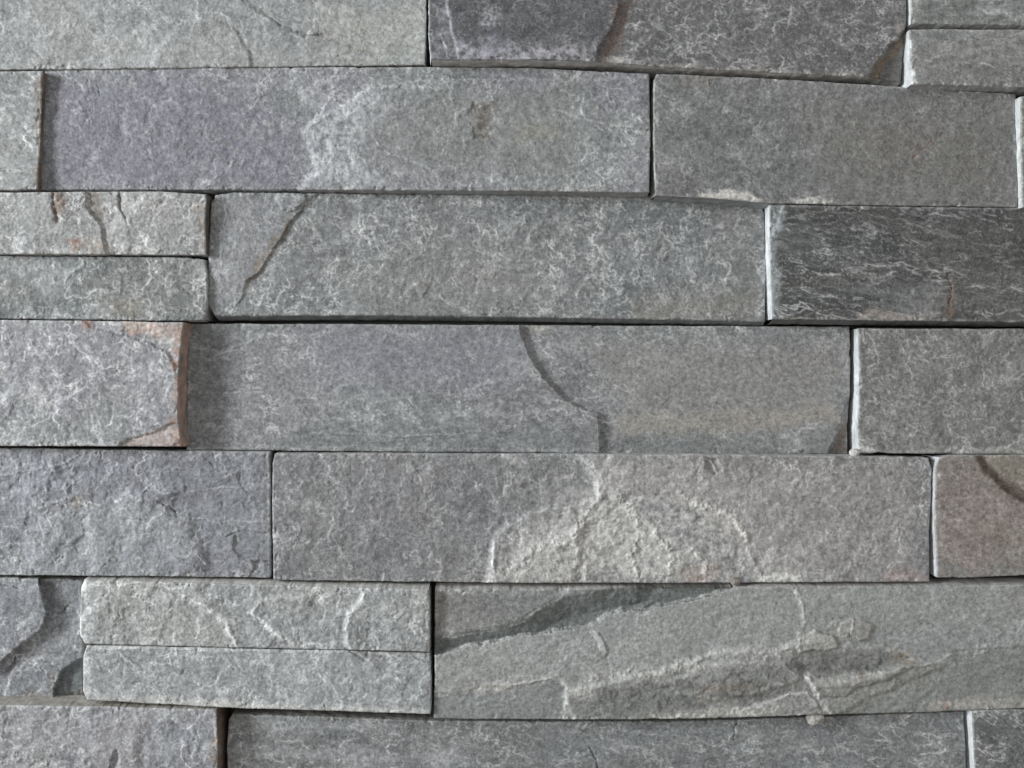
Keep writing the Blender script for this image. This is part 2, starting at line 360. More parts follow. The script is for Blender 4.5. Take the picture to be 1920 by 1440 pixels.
stone(14, 'lower of the two thin stones at the top right, with a bright slanting left end',
  top=[(1706,55),(1920,56),(RE,56)], bottom=[(1709,158),(1920,165),(RE,168)], left=[(1704,55),(1706,100),(1710,158)],
  h=(50,48,52,48), base=(128,130,126), tint2=(122,122,118), rough=0.6, terr=0.4, fleck=0.6, aniso=2, streak=0.15, flare=(0,2,1,4),
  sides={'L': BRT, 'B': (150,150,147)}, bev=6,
  patches=[dict(poly=[(1700,70),(1712,80),(1716,158),(1700,158)], color=(205,208,204), a=0.8, soft=4, nz=0.5)])
# ------------------------------------------------------------------ second course
stone(21, 'grey stone at the left edge, second course, with a thin rusty right end',
  top=[(LE,138),(0,134),(80,133)], bottom=[(LE,360),(0,357),(70,355)], right=[(80,133),(76,240),(70,355)],
  h=(40,34,40,34), base=(133,136,134), tint2=(140,142,138), rough=0.9, terr=0.8, fleck=1.1, aniso=1.8, ang=20, streak=0.2,
  sides={'R': (112,84,62)}, flare=(2,1,1,1),
  patches=[dict(poly=[(66,140),(84,140),(76,350),(66,350)], color=(134,112,92), a=0.4, soft=4)])
stone(22, 'long second-course stone, violet grey at left, with a brown pitted patch right of centre',
  top=[(84,132),(400,127),(800,126),(1000,128),(1216,138)], bottom=[(74,356),(300,356),(640,356),(1000,358),(1217,361)],
  left=[(84,132),(79,240),(74,356)], right=[(1217,138),(1219,250),(1217,361)],
  h=(16,26,18,30), base=(125,125,133), tint2=(123,127,127), rough=0.8, terr=1.0, fleck=0.9, flare=(1,1,1,3), sides={'B': (138,140,138)},
  features=[dict(poly=[(545,380),(600,320),(572,245),(590,225),(640,205),(700,165),(790,150),(1240,145),(1240,380)], dh=5, w=9, rim=0.3, fade=(1130,140,160)),
            dict(poly=[(890,195),(880,212),(868,218),(890,232),(888,256),(905,262),(918,250),(912,236),(924,222),(920,198),(906,206)], dh=-2.5, w=6, rim=0.0),
            dict(poly=[(1098,180),(1092,215),(1110,225),(1240,245),(1240,170)], dh=2.5, w=5, rim=0.2)],
  patches=[dict(poly=[(90,140),(370,135),(600,250),(560,350),(90,350)], color=(110,107,124), a=0.65, soft=45, nz=1.0),
           dict(poly=[(780,170),(1090,170),(1080,330),(720,340),(660,240)], color=(122,124,118), a=0.6, soft=40, nz=0.8),
           dict(poly=[(885,195),(925,195),(920,255),(895,258)], color=(100,88,76), a=0.7, soft=7, ns=7, nz=1.6),
           dict(poly=[(570,245),(700,165),(720,200),(640,300),(600,340)], color=(172,175,176), a=0.5, soft=18, ns=17, nz=2.4, rz=1.2), dict(poly=[(590,300),(680,290),(720,352),(560,352)], color=(172,175,177), a=0.4, soft=16, ns=14, nz=2.6, rz=1),
           dict(poly=[(960,240),(1050,235),(1040,260),(970,265)], color=(142,134,112), a=0.4, soft=10)],
  lines=[dict(pts=[(575,240),(620,215),(690,168),(760,160),(830,165),(850,160)], w=4.5, dh=1.2, color=(178,180,180), a=0.42, nz=3.2), dict(pts=[(590,262),(640,225),(700,185),(730,180)], w=6, dh=0.8, color=(168,172,172), a=0.4, nz=2.6), dict(pts=[(560,345),(600,320),(650,310),(660,330)], w=6, dh=0.8, color=(172,176,178), a=0.45, nz=2.6),
         dict(pts=[(700,255),(730,290),(790,310),(830,335)], w=2.5, dh=1, color=(165,168,168), a=0.45),
         dict(pts=[(1020,205),(1060,210),(1095,225),(1150,235),(1200,240)], w=2, dh=1, color=(165,166,160), a=0.5),
         dict(pts=[(440,305),(400,335),(380,355)], w=1.8, dh=1, color=(168,168,174), a=0.6),
         dict(pts=[(355,150),(380,180),(375,200)], w=1.5, dh=0.5, color=(180,180,190), a=0.6),
         dict(pts=[(178,160),(190,182)], w=1.2, dh=-2, color=(90,90,94), a=0.6)])
stone(23, 'smooth brownish grey second-course stone with white dust on its lower left edge',
  top=[(1232,139),(1280,140),(1480,150),(1690,163),(1904,177)], bottom=[(1228,367),(1330,371),(1430,380),(1600,384),(1907,388)],
  left=[(1232,139),(1226,150),(1225,250),(1228,367)], right=[(1904,177),(1906,280),(1907,388)],
  h=(30,28,36,30), base=(113,112,110), tint2=(109,111,109), rough=0.6, terr=0.6, fleck=0.45, flare=(3,1,2,4), sides={'B': (128,134,134)},
  patches=[dict(poly=[(1308,362),(1340,355),(1400,358),(1430,372),(1420,380),(1320,374)], color=(196,190,178), a=0.85, soft=4, ns=8, nz=1),
           dict(poly=[(1480,376),(1530,366),(1565,376),(1560,386),(1490,386)], color=(190,186,176), a=0.75, soft=4, ns=7, nz=1.6),
           dict(poly=[(1280,135),(1350,142),(1330,165),(1290,160)], color=(128,112,100), a=0.4, soft=10),
           dict(poly=[(1500,200),(1890,200),(1890,380),(1560,370)], color=(114,109,101), a=0.6, soft=60, nz=0.8)],
  lines=[dict(pts=[(1748,262),(1730,280),(1712,295)], w=1.6, dh=-1.5, color=(150,104,92), a=0.8),
         dict(pts=[(1285,160),(1328,150),(1332,175)], w=1.3, dh=1, color=(150,140,132), a=0.5)])
stone(24, 'right-edge stone of the second course, only a bright left end and strip showing',
  top=[(1914,181),(RE,190)], bottom=[(1917,389),(RE,394)], left=[(1914,181),(1914,280),(1917,389)],
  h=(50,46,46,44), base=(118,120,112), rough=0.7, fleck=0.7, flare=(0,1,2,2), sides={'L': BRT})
# ------------------------------------------------------------------ third course
stone(31, 'rough whitish stone with brown rust stains at the left edge, third course',
  top=[(LE,364),(0,361),(300,359),(388,365)], bottom=[(LE,474),(0,476),(388,478)], right=[(388,365),(384,420),(387,478)],
  h=(46,42,46,40), base=(138,139,137), tint2=(148,147,143), rough=1.05, terr=1.2, fleck=1.3, grain=1.3, flare=(1,1,1,1), sides={'R': (96,84,72)},
  features=[dict(poly=[(165,350),(162,385),(172,402),(190,420),(200,480),(420,480),(420,350)], dh=-5, w=3, rim=0.2),
            dict(poly=[(226,350),(224,390),(236,410),(250,480),(420,480),(420,350)], dh=-2, w=4, rim=0.1, fade=(300,470,120))],
  patches=[dict(poly=[(92,362),(125,362),(118,395),(105,412),(95,400)], color=(124,96,78), a=0.75, soft=7, ns=8),
           dict(poly=[(122,445),(150,440),(158,462),(135,470)], color=(134,92,68), a=0.8, soft=6, ns=8),
           dict(poly=[(160,360),(180,362),(192,400),(180,412),(165,395)], color=(120,100,84), a=0.65, soft=5),
           dict(poly=[(368,375),(388,375),(386,470),(372,470)], color=(158,140,122), a=0.5, soft=6),
           dict(poly=[(165,440),(210,450),(200,478),(165,478)], color=(150,130,112), a=0.5, soft=8)],
  lines=[dict(pts=[(100,362),(103,395),(108,415)], w=3, dh=-4, color=(110,88,72), a=0.5),
         dict(pts=[(226,362),(225,392),(234,408)], w=2, dh=-3, color=(110,98,86), a=0.5)])
stone(32, 'thin green-grey stone at the left edge directly under the whitish rust-stained one',
  top=[(LE,479),(0,480),(360,483),(385,488)], bottom=[(LE,594),(0,597),(300,601),(383,600)], right=[(385,488),(389,520),(389,575),(383,600)],
  h=(36,24,36,26), base=(104,111,109), tint2=(114,116,111), rough=0.9, terr=1.0, fleck=0.95, grain=1.0, flare=(1,1,1,2),
  patches=[dict(poly=[(200,560),(270,565),(260,595),(200,590)], color=(128,116,92), a=0.45, soft=12),
           dict(poly=[(0,480),(160,485),(110,560),(60,530),(0,520)], color=(152,156,158), a=0.4, soft=20)],
  lines=[dict(pts=[(150,480),(158,495),(130,515),(122,530)], w=2.5, dh=1.5, color=(180,180,178), a=0.6)])
stone(33, 'large green-grey third-course slab with a diagonal ledge across its left end',
  top=[(404,366),(440,361),(640,363),(1020,366),(1230,367),(1300,376),(1426,384)], bottom=[(404,593),(640,591),(1000,595),(1300,600),(1434,603)],
  left=[(404,366),(396,380),(391,470),(390,570),(404,593)], right=[(1426,384),(1432,400),(1436,500),(1434,603)],
  h=(14,-6,18,4), base=(110,115,116), tint2=(118,120,120), rough=0.75, terr=1.1, fleck=0.95, flare=(2,1,1,7), sides={'B': (104,110,110), 'L': (175,178,172)}, bev=5,
  features=[dict(poly=[(380,355),(570,355),(572,378),(530,440),(490,500),(462,530),(456,562),(420,600),(380,600)], dh=4.2, w=1.8, rim=0.35, part=True, fade=(428,596,85)),
            dict(poly=[(530,355),(600,355),(575,372),(545,395),(528,392),(520,370)], dh=3, w=3, rim=0.3),
            dict(poly=[(750,558),(765,540),(785,532),(805,540),(790,556),(765,566)], dh=1.5, w=2, rim=0.7),
            dict(poly=[(930,590),(960,575),(1020,578),(1070,592),(1060,600),(930,600)], dh=-2, w=2, rim=0.6)],
  patches=[dict(poly=[(400,370),(560,370),(450,560),(400,580)], color=(132,132,136), a=0.5, soft=14, nz=0.8),
           dict(poly=[(470,500),(545,405),(550,420),(480,520),(466,545)], color=(120,104,84), a=0.6, soft=4),
           dict(poly=[(820,470),(1000,480),(1010,580),(700,590),(640,500)], color=(128,126,120), a=0.5, soft=40),
           dict(poly=[(1180,560),(1420,545),(1430,600),(1180,600)], color=(130,124,112), a=0.5, soft=20),
           dict(poly=[(1330,395),(1420,395),(1425,560),(1390,560)], color=(118,115,106), a=0.4, soft=30)],
  lines=[dict(pts=[(415,375),(425,400),(412,440),(415,500)], w=1.6, dh=1, color=(172,174,174), a=0.6),
         dict(pts=[(700,430),(705,460),(720,480),(760,490),(800,470),(812,430),(800,400)], w=1.8, dh=0.8, color=(160,160,158), a=0.5),
         dict(pts=[(690,370),(760,380),(770,400)], w=1.6, dh=0.8, color=(165,166,166), a=0.5),
         dict(pts=[(540,385),(640,375),(800,372),(1020,370),(1250,373)], w=2.2, dh=0.8, color=(150,154,152), a=0.4),
         dict(pts=[(820,545),(840,572),(880,582),(930,588)], w=2, dh=1, color=(160,160,158), a=0.5)])
stone(34, 'dark streaky charcoal stone at the right edge, third course, with a bright left end',
  top=[(1443,384),(1560,386),(1920,390),(RE,392)], bottom=[(1448,598),(1700,601),(1920,604),(RE,606)], left=[(1443,384),(1444,480),(1448,598)],
  h=(30,28,34,32), base=(68,72,70), tint2=(80,80,76), rough=0.9, terr=1.1, fleck=0.95, aniso=4.0, ang=8, streak=0.7, flare=(0,1,1,7),
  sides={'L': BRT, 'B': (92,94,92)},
  features=[dict(poly=[(1445,380),(1466,380),(1455,425),(1445,440)], dh=-3, w=3, rim=0.3),
            dict(poly=[(1460,605),(1520,588),(1560,577),(1600,584),(1640,605)], dh=-3, w=2.5, rim=0.6)],
  patches=[dict(poly=[(1440,385),(1470,385),(1455,450),(1458,540),(1475,598),(1440,598)], color=(148,158,160), a=0.6, soft=6, ns=9),
           dict(poly=[(1640,400),(1920,420),(1920,600),(1780,600),(1740,500)], color=(100,95,88), a=0.4, soft=50),
           dict(poly=[(1640,580),(1760,590),(1700,602),(1600,600)], color=(165,148,136), a=0.5, soft=6),
           dict(poly=[(1770,560),(1788,520),(1785,600),(1765,600)], color=(120,92,74), a=0.6, soft=6)],
  lines=[dict(pts=[(1775,505),(1785,540),(1780,590)], w=2, dh=-2, color=(95,80,68), a=0.6)]+[dict(pts=[(x,y),(x+l*0.3,y+l*0.02),(x+l*0.6,y+l*0.16),(x+l,y+l*0.2)], w=1.3, dh=0.6, color=(142,142,139), a=0.38, nz=2.8) for x,y,l in ((1470,405,90),(1500,430,120),(1560,398,150),(1610,440,130),(1480,470,110),(1540,490,140),(1490,520,90),(1640,480,110),(1680,420,140),(1700,520,100),(1590,530,120),(1760,440,130),(1820,480,110),(1500,555,100),(1650,560,120),(1800,400,110))])
# ------------------------------------------------------------------ fourth course
stone(41, 'thick pale stone at the left edge whose right end is smooth and rust brown',
  top=[(LE,602),(0,600),(200,602),(345,605)], bottom=[(LE,838),(0,836),(344,837)], right=[(345,605),(340,640),(335,700),(334,790),(344,837)],
  h=(46,46,46,46), base=(132,131,137), tint2=(128,130,131), rough=0.85, terr=0.8, fleck=1.2, grain=1.3, flare=(1,1,1,1), sides={'R': (168,128,106)}, bev=3,
  features=[dict(poly=[(140,590),(170,612),(230,628),(280,640),(318,660),(332,690),(360,690),(360,590)], dh=-4, w=5, rim=0.2),
            dict(poly=[(215,850),(240,825),(290,812),(325,795),(360,790),(360,850)], dh=-4, w=5, rim=0.25)],
  patches=[dict(poly=[(140,600),(175,602),(178,618),(155,614)], color=(166,120,98), a=0.75, soft=4),
           dict(poly=[(232,603),(330,605),(325,625),(250,632),(236,620)], color=(166,120,98), a=0.75, soft=6, ns=9),
           dict(poly=[(180,602),(345,606),(340,650),(300,640),(240,618)], color=(190,182,170), a=0.45, soft=8, ns=8, nz=2),
           dict(poly=[(218,838),(250,820),(335,800),(344,838)], color=(176,150,134), a=0.6, soft=5, ns=9),
           dict(poly=[(322,606),(350,604),(342,660),(338,790),(346,838),(318,838),(326,760),(320,660)], color=(160,122,102), a=0.65, soft=5, ns=16, nz=1.8),
           dict(poly=[(0,826),(210,828),(210,838),(0,838)], color=(180,182,180), a=0.5, soft=4)])
stone(42, 'long smooth grey fourth-course slab whose left layer breaks off in a curved ledge',
  top=[(352,607),(700,608),(1200,611),(1592,613)], bottom=[(350,843),(640,846),(1130,849),(1589,851)],
  left=[(352,607),(351,720),(350,843)], right=[(1592,613),(1594,650),(1593,740),(1588,800),(1589,851)],
  h=(-8,-8,-6,-6), base=(123,123,125), tint2=(119,123,123), rough=0.6, terr=0.6, fleck=0.75, aniso=1.6, streak=0.15, flare=(1,1,1,2),
  sides={'R': (84,82,80)}, bev=3,
  features=[dict(poly=[(340,595),(970,595),(976,630),(990,660),(1010,695),(1035,728),(1062,752),(1100,768),(1124,776),(1120,805),(1126,860),(340,860)], dh=9, w=1.2, rim=0.35, part='violet-grey upper layer ending in a curved ledge'),
            dict(poly=[(1600,735),(1590,755),(1575,800),(1556,860),(1610,860)], dh=-13, w=3.5, rim=0.3)],
  patches=[dict(poly=[(560,610),(970,610),(1000,700),(900,740),(600,720)], color=(124,122,135), a=0.55, soft=40, nz=0.7),
           dict(poly=[(360,640),(420,640),(430,800),(360,800)], color=(98,106,104), a=0.3, soft=14),  # shadow of the thick left stone, painted into the slab's colour
           dict(poly=[(600,790),(1100,800),(1100,845),(500,845)], color=(104,110,110), a=0.45, soft=16, ns=16),
           dict(poly=[(1100,650),(1580,640),(1580,790),(1180,770)], color=(136,131,124), a=0.6, soft=40, nz=0.8),
           dict(poly=[(1150,780),(1560,760),(1580,790),(1400,812),(1160,815)], color=(150,141,126), a=0.65, soft=14, nz=0.9),
           dict(poly=[(1130,835),(1580,810),(1580,850),(1130,850)], color=(118,120,112), a=0.5, soft=16),
           dict(poly=[(1592,760),(1578,800),(1562,848),(1588,848)], color=(122,100,82), a=0.8, soft=4, nz=0.6),
           dict(poly=[(985,612),(1030,612),(1020,625),(995,628)], color=(165,158,145), a=0.5, soft=5)],
  lines=[dict(pts=[(640,812),(760,818),(860,812),(900,808)], w=1.6, dh=0.8, color=(170,172,172), a=0.5),
         dict(pts=[(360,690),(440,650),(500,630),(540,610)], w=2.5, dh=1, color=(160,162,160), a=0.4),
         dict(pts=[(352,843),(500,838),(700,838),(900,843)], w=2.2, dh=0.6, color=(160,162,160), a=0.4),
         dict(pts=[(976,630),(990,660),(1010,695),(1035,728),(1062,752),(1100,768)], w=2.0, dh=0, color=(120,106,92), a=0.4)])
stone(43, 'grey stone at the right edge, fourth course, with a bright white left end',
  top=[(1611,616),(1920,617),(RE,618)], bottom=[(1612,850),(1700,850),(1920,852),(RE,852)], left=[(1608,616),(1611,680),(1609,780),(1609,850)],
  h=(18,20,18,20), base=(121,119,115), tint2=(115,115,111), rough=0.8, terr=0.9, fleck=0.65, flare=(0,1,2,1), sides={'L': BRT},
  features=[dict(poly=[(1800,860),(1808,840),(1850,845),(1890,835),(1930,820),(1930,860)], dh=2, w=3, rim=0.5)],
  patches=[dict(poly=[(1596,835),(1625,838),(1650,850),(1596,856)], color=(200,198,190), a=0.7, soft=5, ns=7),
           dict(poly=[(1700,843),(1920,838),(1920,853),(1700,853)], color=(168,166,155), a=0.5, soft=5, ns=9)],
  lines=[dict(pts=[(1680,640),(1700,665),(1740,680)], w=1.8, dh=1, color=(170,168,160), a=0.6)])
# ------------------------------------------------------------------ fifth course
stone(51, 'violet-grey fifth-course stone at the left edge, rough in its middle, smooth at right',
  top=[(LE,842),(0,840),(250,844),(505,848)], bottom=[(LE,1076),(0,1078),(300,1080),(505,1083)], right=[(505,848),(507,900),(507,1083)],
  h=(28,16,30,16), base=(124,127,132), tint2=(119,120,130), rough=1.3, terr=1.1, fleck=1.0, grain=1.2, flare=(1,1,1,1), bev=2.5,
  features=[dict(poly=[(265,930),(300,950),(330,985),(375,1030),(380,1090),(75,1090),(60,1000),(140,960),(230,945)], dh=4.5, w=20, rim=0.1, part=True),
            dict(poly=[(425,1005),(440,1003),(437,1030),(450,1048),(520,1060),(520,1000),(450,995)], dh=-3, w=2, rim=0.6),
            dict(poly=[(470,1050),(480,1065),(462,1090),(520,1090),(520,1055)], dh=-3, w=2, rim=0.4)],
  patches=[dict(poly=[(290,860),(505,860),(505,1075),(400,1040),(300,950)], color=(116,118,126), a=0.75, soft=20, nz=0.4),
           dict(poly=[(60,960),(300,950),(370,1040),(300,1080),(70,1080)], color=(142,146,146), a=0.45, soft=22),
           dict(poly=[(0,850),(230,850),(260,900),(0,960)], color=(124,126,138), a=0.5, soft=25),
           dict(poly=[(130,935),(155,930),(158,945),(135,950)], color=(150,130,98), a=0.5, soft=6)],
  lines=[dict(pts=[(300,925),(400,918),(480,907),(505,915)], w=1.4, dh=0.8, color=(168,170,174), a=0.55),
         dict(pts=[(330,960),(400,980),(440,975),(500,980)], w=1.2, dh=0.8, color=(168,170,174), a=0.5),
         dict(pts=[(300,885),(380,890),(470,880)], w=1.2, dh=0.5, color=(160,162,168), a=0.4),
         dict(pts=[(268,925),(282,910),(298,920)], w=2, dh=2, color=(178,180,180), a=0.5),
         dict(pts=[(300,940),(318,950),(330,960)], w=1.4, dh=-2, color=(85,84,84), a=0.6),
         dict(pts=[(0,890),(60,885),(110,870),(160,850)], w=2, dh=1.5, color=(170,172,175), a=0.4)])
stone(52, 'long fifth-course stone, dark grey at left and rough cream-white in its middle',
  top=[(516,850),(800,851),(1290,852),(1560,855),(1740,857)], bottom=[(513,1087),(760,1090),(1000,1093),(1400,1092),(1742,1090)],
  left=[(516,850),(511,870),(511,1000),(513,1087)], right=[(1740,857),(1747,880),(1742,1000),(1742,1090)],
  h=(20,24,20,22), base=(116,117,118), tint2=(124,121,119), rough=1.0, terr=1.0, fleck=1.0, grain=1.2, flare=(1,1,1,3), bev=3,
  features=[dict(poly=[(1078,840),(1100,870),(1122,905),(1118,930),(1090,945),(1000,962),(955,985),(930,1010),(922,1050),(916,1100),(1770,1100),(1770,840)], dh=7, w=9, rim=0.5, rw=3, rimc=(196,195,190), part='rough cream-white raised layer'),
            dict(poly=[(1320,858),(1345,862),(1352,885),(1338,890),(1325,875)], dh=-7, w=3, rim=0.5),
            dict(poly=[(1180,930),(1290,940),(1380,985),(1440,1030),(1420,1100),(1080,1100),(1100,1000)], dh=-3, w=14, rim=0.1),
            dict(poly=[(1690,845),(1700,870),(1745,890),(1760,845)], dh=-3, w=3, rim=0.4)],
  patches=[dict(poly=[(1090,852),(1130,858),(1160,905),(1170,950),(1120,1000),(1040,1030),(960,1040),(1000,990),(1080,965),(1125,925)], color=(182,181,176), a=0.42, soft=20, ns=26, nz=1.8, rz=2.0),
           dict(poly=[(935,1020),(1060,1010),(1160,960),(1250,1010),(1350,1050),(1360,1092),(930,1092)], color=(180,176,166), a=0.30, soft=26, ns=26, nz=2.4, rz=3.0),
           dict(poly=[(1100,852),(1300,860),(1420,940),(1580,1090),(925,1090),(1000,985)], color=(190,187,179), a=0.36, soft=50, ns=16, nz=3.4, rz=1.6), dict(poly=[(1120,960),(1190,950),(1260,1000),(1290,1088),(1180,1090),(1130,1040)], color=(194,190,180), a=0.22, soft=22, ns=19, nz=2.8, rz=1.6),
           dict(poly=[(1260,925),(1330,945),(1390,975),(1405,1030),(1370,1010),(1300,965)], color=(182,179,170), a=0.5, soft=9, ns=16, nz=2.0, rz=1.5),
           dict(poly=[(520,855),(1080,855),(1118,905),(1100,940),(930,990),(915,1085),(520,1085)], color=(108,109,112), a=0.35, soft=8, nz=1.0, ns=20), dict(poly=[(1130,860),(1300,870),(1700,880),(1730,1080),(1420,1080),(1350,960),(1160,920)], color=(152,145,141), a=0.6, soft=34, nz=1.2),
           dict(poly=[(1280,1060),(1350,1060),(1340,1090),(1290,1090)], color=(158,132,118), a=0.5, soft=8),
           dict(poly=[(1430,1078),(1500,1080),(1500,1090),(1430,1090)], color=(205,203,192), a=0.8, soft=3),
           dict(poly=[(1660,1068),(1720,1065),(1740,1090),(1660,1090)], color=(160,130,122), a=0.5, soft=8),
           dict(poly=[(930,850),(965,850),(985,872),(960,875)], color=(180,178,172), a=0.5, soft=5),
           dict(poly=[(640,860),(840,870),(800,1000),(680,1010)], color=(126,122,124), a=0.5, soft=40)],
  lines=[dict(pts=[(925,1090),(924,1050),(928,1020)], w=4, dh=2, color=(204,204,198), a=0.8),
         dict(pts=[(1120,925),(1110,955),(1085,985),(1075,1020),(1085,1050)], w=9, dh=2, color=(200,198,190), a=0.42, nz=3.2),
         dict(pts=[(1160,930),(1190,960),(1200,1000),(1185,1040),(1200,1090)], w=8, dh=2.5, color=(204,200,190), a=0.42, nz=3.2),
         dict(pts=[(1230,1000),(1260,1040),(1255,1088)], w=7, dh=2.5, color=(204,200,190), a=0.42, nz=3.2),
         dict(pts=[(1300,1030),(1325,1060),(1320,1090)], w=6, dh=2, color=(200,196,186), a=0.42, nz=3.2),
         dict(pts=[(960,1070),(1000,1030),(1060,1020)], w=7, dh=2, color=(192,190,184), a=0.5, nz=2.2),
         dict(pts=[(1395,1000),(1405,1040),(1430,1085)], w=5, dh=1.5, color=(188,184,176), a=0.5, nz=2.2),
         dict(pts=[(1555,900),(1600,950),(1640,1010),(1620,1060)], w=6, dh=1, color=(160,154,150), a=0.4, nz=2.4),
         dict(pts=[(1105,862),(1132,900),(1128,930),(1112,950)], w=6, dh=1, color=(178,178,174), a=0.55),
         dict(pts=[(1275,925),(1300,945),(1340,955),(1380,972),(1396,1005)], w=6, dh=3, color=(202,198,188), a=0.75, nz=1.4),
         dict(pts=[(1095,1040),(1100,1070),(1098,1090)], w=4, dh=2, color=(190,188,180), a=0.55),
         dict(pts=[(770,870),(790,900),(800,935)], w=3, dh=1.5, color=(168,166,162), a=0.45),
         dict(pts=[(1312,856),(1335,866),(1345,890)], w=2, dh=2.5, color=(185,180,172), a=0.7)])
stone(53, 'pinkish brown stone at the right edge with a dark brown diagonal crack',
  top=[(1762,858),(1780,854),(1920,854),(RE,855)], bottom=[(1758,1083),(1800,1083),(1920,1078),(RE,1076)],
  left=[(1762,858),(1754,880),(1752,980),(1758,1083)],
  h=(32,28,32,28), base=(136,122,113), tint2=(132,123,108), rough=0.55, terr=0.4, fleck=0.35, aniso=1.5, ang=20, flare=(0,1,1,4), sides={'L': (190,190,194)}, grain=0.8,
  features=[dict(poly=[(1818,845),(1845,885),(1880,918),(1935,945),(2010,985),(2100,1090),(1740,1090),(1740,845)], dh=9, w=4, rim=0.1, part='pinkish lower layer')],
  patches=[dict(poly=[(1820,853),(1840,853),(1880,900),(1925,925),(1925,945),(1880,920),(1845,888)], color=(92,74,54), a=0.85, soft=5, nz=0.5),  # the crack's shadow, painted as a dark brown band
           dict(poly=[(1845,850),(1920,850),(1920,920),(1880,895)], color=(128,120,98), a=0.6, soft=10),
           dict(poly=[(1755,862),(1800,856),(1770,890)], color=(128,122,108), a=0.5, soft=12),
           dict(poly=[(1754,1050),(1800,1065),(1920,1070),(1920,1084),(1754,1084)], color=(118,120,116), a=0.6, soft=8, ns=8),
           dict(poly=[(1800,980),(1900,960),(1910,1020),(1850,1020)], color=(136,118,92), a=0.3, soft=25)])
# ------------------------------------------------------------------ sixth course
stone(61, 'dark violet slate at the left edge, sixth course, broken into stepped angular layers',
  top=[(LE,1080),(0,1083),(152,1086)], bottom=[(LE,1305),(0,1308),(156,1310)], right=[(152,1086),(153,1200),(157,1310)],
  h=(2,2,2,2), base=(122,123,132), tint2=(118,121,126), rough=1.0, terr=1.1, fleck=0.9, flare=(1,1,1,1), bev=2.5,
  features=[dict(poly=[(LE-50,1070),(70,1070),(74,1110),(90,1148),(78,1172),(45,1205),(0,1240),(-60,1275),(-200,1320),(LE-50,1320)], dh=17, w=1.3, rim=0.35, part='upper broken layer'),
            dict(poly=[(200,1222),(150,1234),(118,1255),(104,1285),(102,1330),(200,1330)], dh=-14, w=2, rim=0.2, color=(88,98,96), ca=0.7),
            dict(poly=[(-200,1330),(-40,1260),(10,1262),(22,1250),(30,1235),(12,1285),(-2,1330)], dh=-8, w=3, rim=0.15),
            dict(poly=[(-50,1070),(-50,1092),(0,1095),(40,1103),(72,1100),(75,1070)], dh=-3, w=2, rim=0.3)],
  patches=[dict(poly=[(76,1090),(110,1092),(98,1150),(88,1150)], color=(92,92,98), a=0.45, soft=8),  # first patch: darker strip along the upper layer's right edge
           dict(poly=[(40,1300),(155,1296),(155,1312),(40,1312)], color=(112,98,84), a=0.6, soft=4),
           dict(poly=[(96,1260),(106,1262),(104,1300),(96,1300)], color=(118,104,90), a=0.5, soft=4)],
  lines=[dict(pts=[(92,1160),(130,1135)], w=2, dh=-3, color=(88,86,86), a=0.6),
         dict(pts=[(95,1158),(104,1152)], w=2.5, dh=2, color=(190,186,180), a=0.6),
         dict(pts=[(140,1210),(148,1222)], w=2, dh=1, color=(190,190,186), a=0.6)])
stone(62, 'pale rough stone crossed by bright diagonal ridges, upper of the two pale thin ones',
  top=[(158,1087),(460,1096),(804,1105)], bottom=[(160,1207),(440,1214),(650,1218),(805,1222)],
  left=[(158,1087),(152,1100),(150,1190),(160,1207)], right=[(804,1105),(806,1160),(805,1222)],
  h=(36,26,36,26), base=(140,144,143), tint2=(150,150,145), rough=1.3, terr=0.9, fleck=1.0, grain=1.3, flare=(3,1,5,1), sides={'T': (168,166,158), 'L': (190,192,188)}, bev=3.2,
  features=[dict(poly=[(290,1080),(330,1112),(380,1135),(420,1158),(434,1185),(447,1230),(860,1230),(860,1080)], dh=5, w=9, rim=0.8, ramp=([(345,1118),(400,1150),(430,1178),(445,1215)], 0.05, 80)),
            dict(poly=[(470,1150),(498,1170),(515,1190),(555,1212),(570,1230),(860,1230),(860,1080),(690,1080),(560,1120),(490,1125)], dh=5, w=8, rim=0.75, ramp=([(470,1150),(498,1170),(515,1190),(555,1212)], 0.05, 80), fade=(600,1090,110)),
            dict(poly=[(680,1080),(682,1125),(660,1150),(648,1180),(660,1230),(860,1230),(860,1080)], dh=6, w=8, rim=0.7)],
  patches=[dict(poly=[(150,1090),(166,1090),(164,1205),(150,1205)], color=(205,208,205), a=0.6, soft=5, ns=8),
           dict(poly=[(560,1180),(640,1180),(640,1210),(580,1210)], color=(122,128,126), a=0.4, soft=14),
           dict(poly=[(670,1165),(700,1160),(695,1200),(672,1200)], color=(112,118,118), a=0.5, soft=8)],
  lines=[dict(pts=[(345,1118),(400,1150),(430,1178),(442,1210)], w=4, dh=2, color=(200,202,198), a=0.7),
         dict(pts=[(475,1155),(505,1180),(540,1202),(620,1216)], w=3.5, dh=2, color=(198,200,196), a=0.65),
         dict(pts=[(683,1115),(660,1150),(650,1180),(655,1215)], w=4, dh=2, color=(192,194,190), a=0.6),
         dict(pts=[(180,1100),(260,1094),(340,1105)], w=2.2, dh=1, color=(195,197,193), a=0.5)])
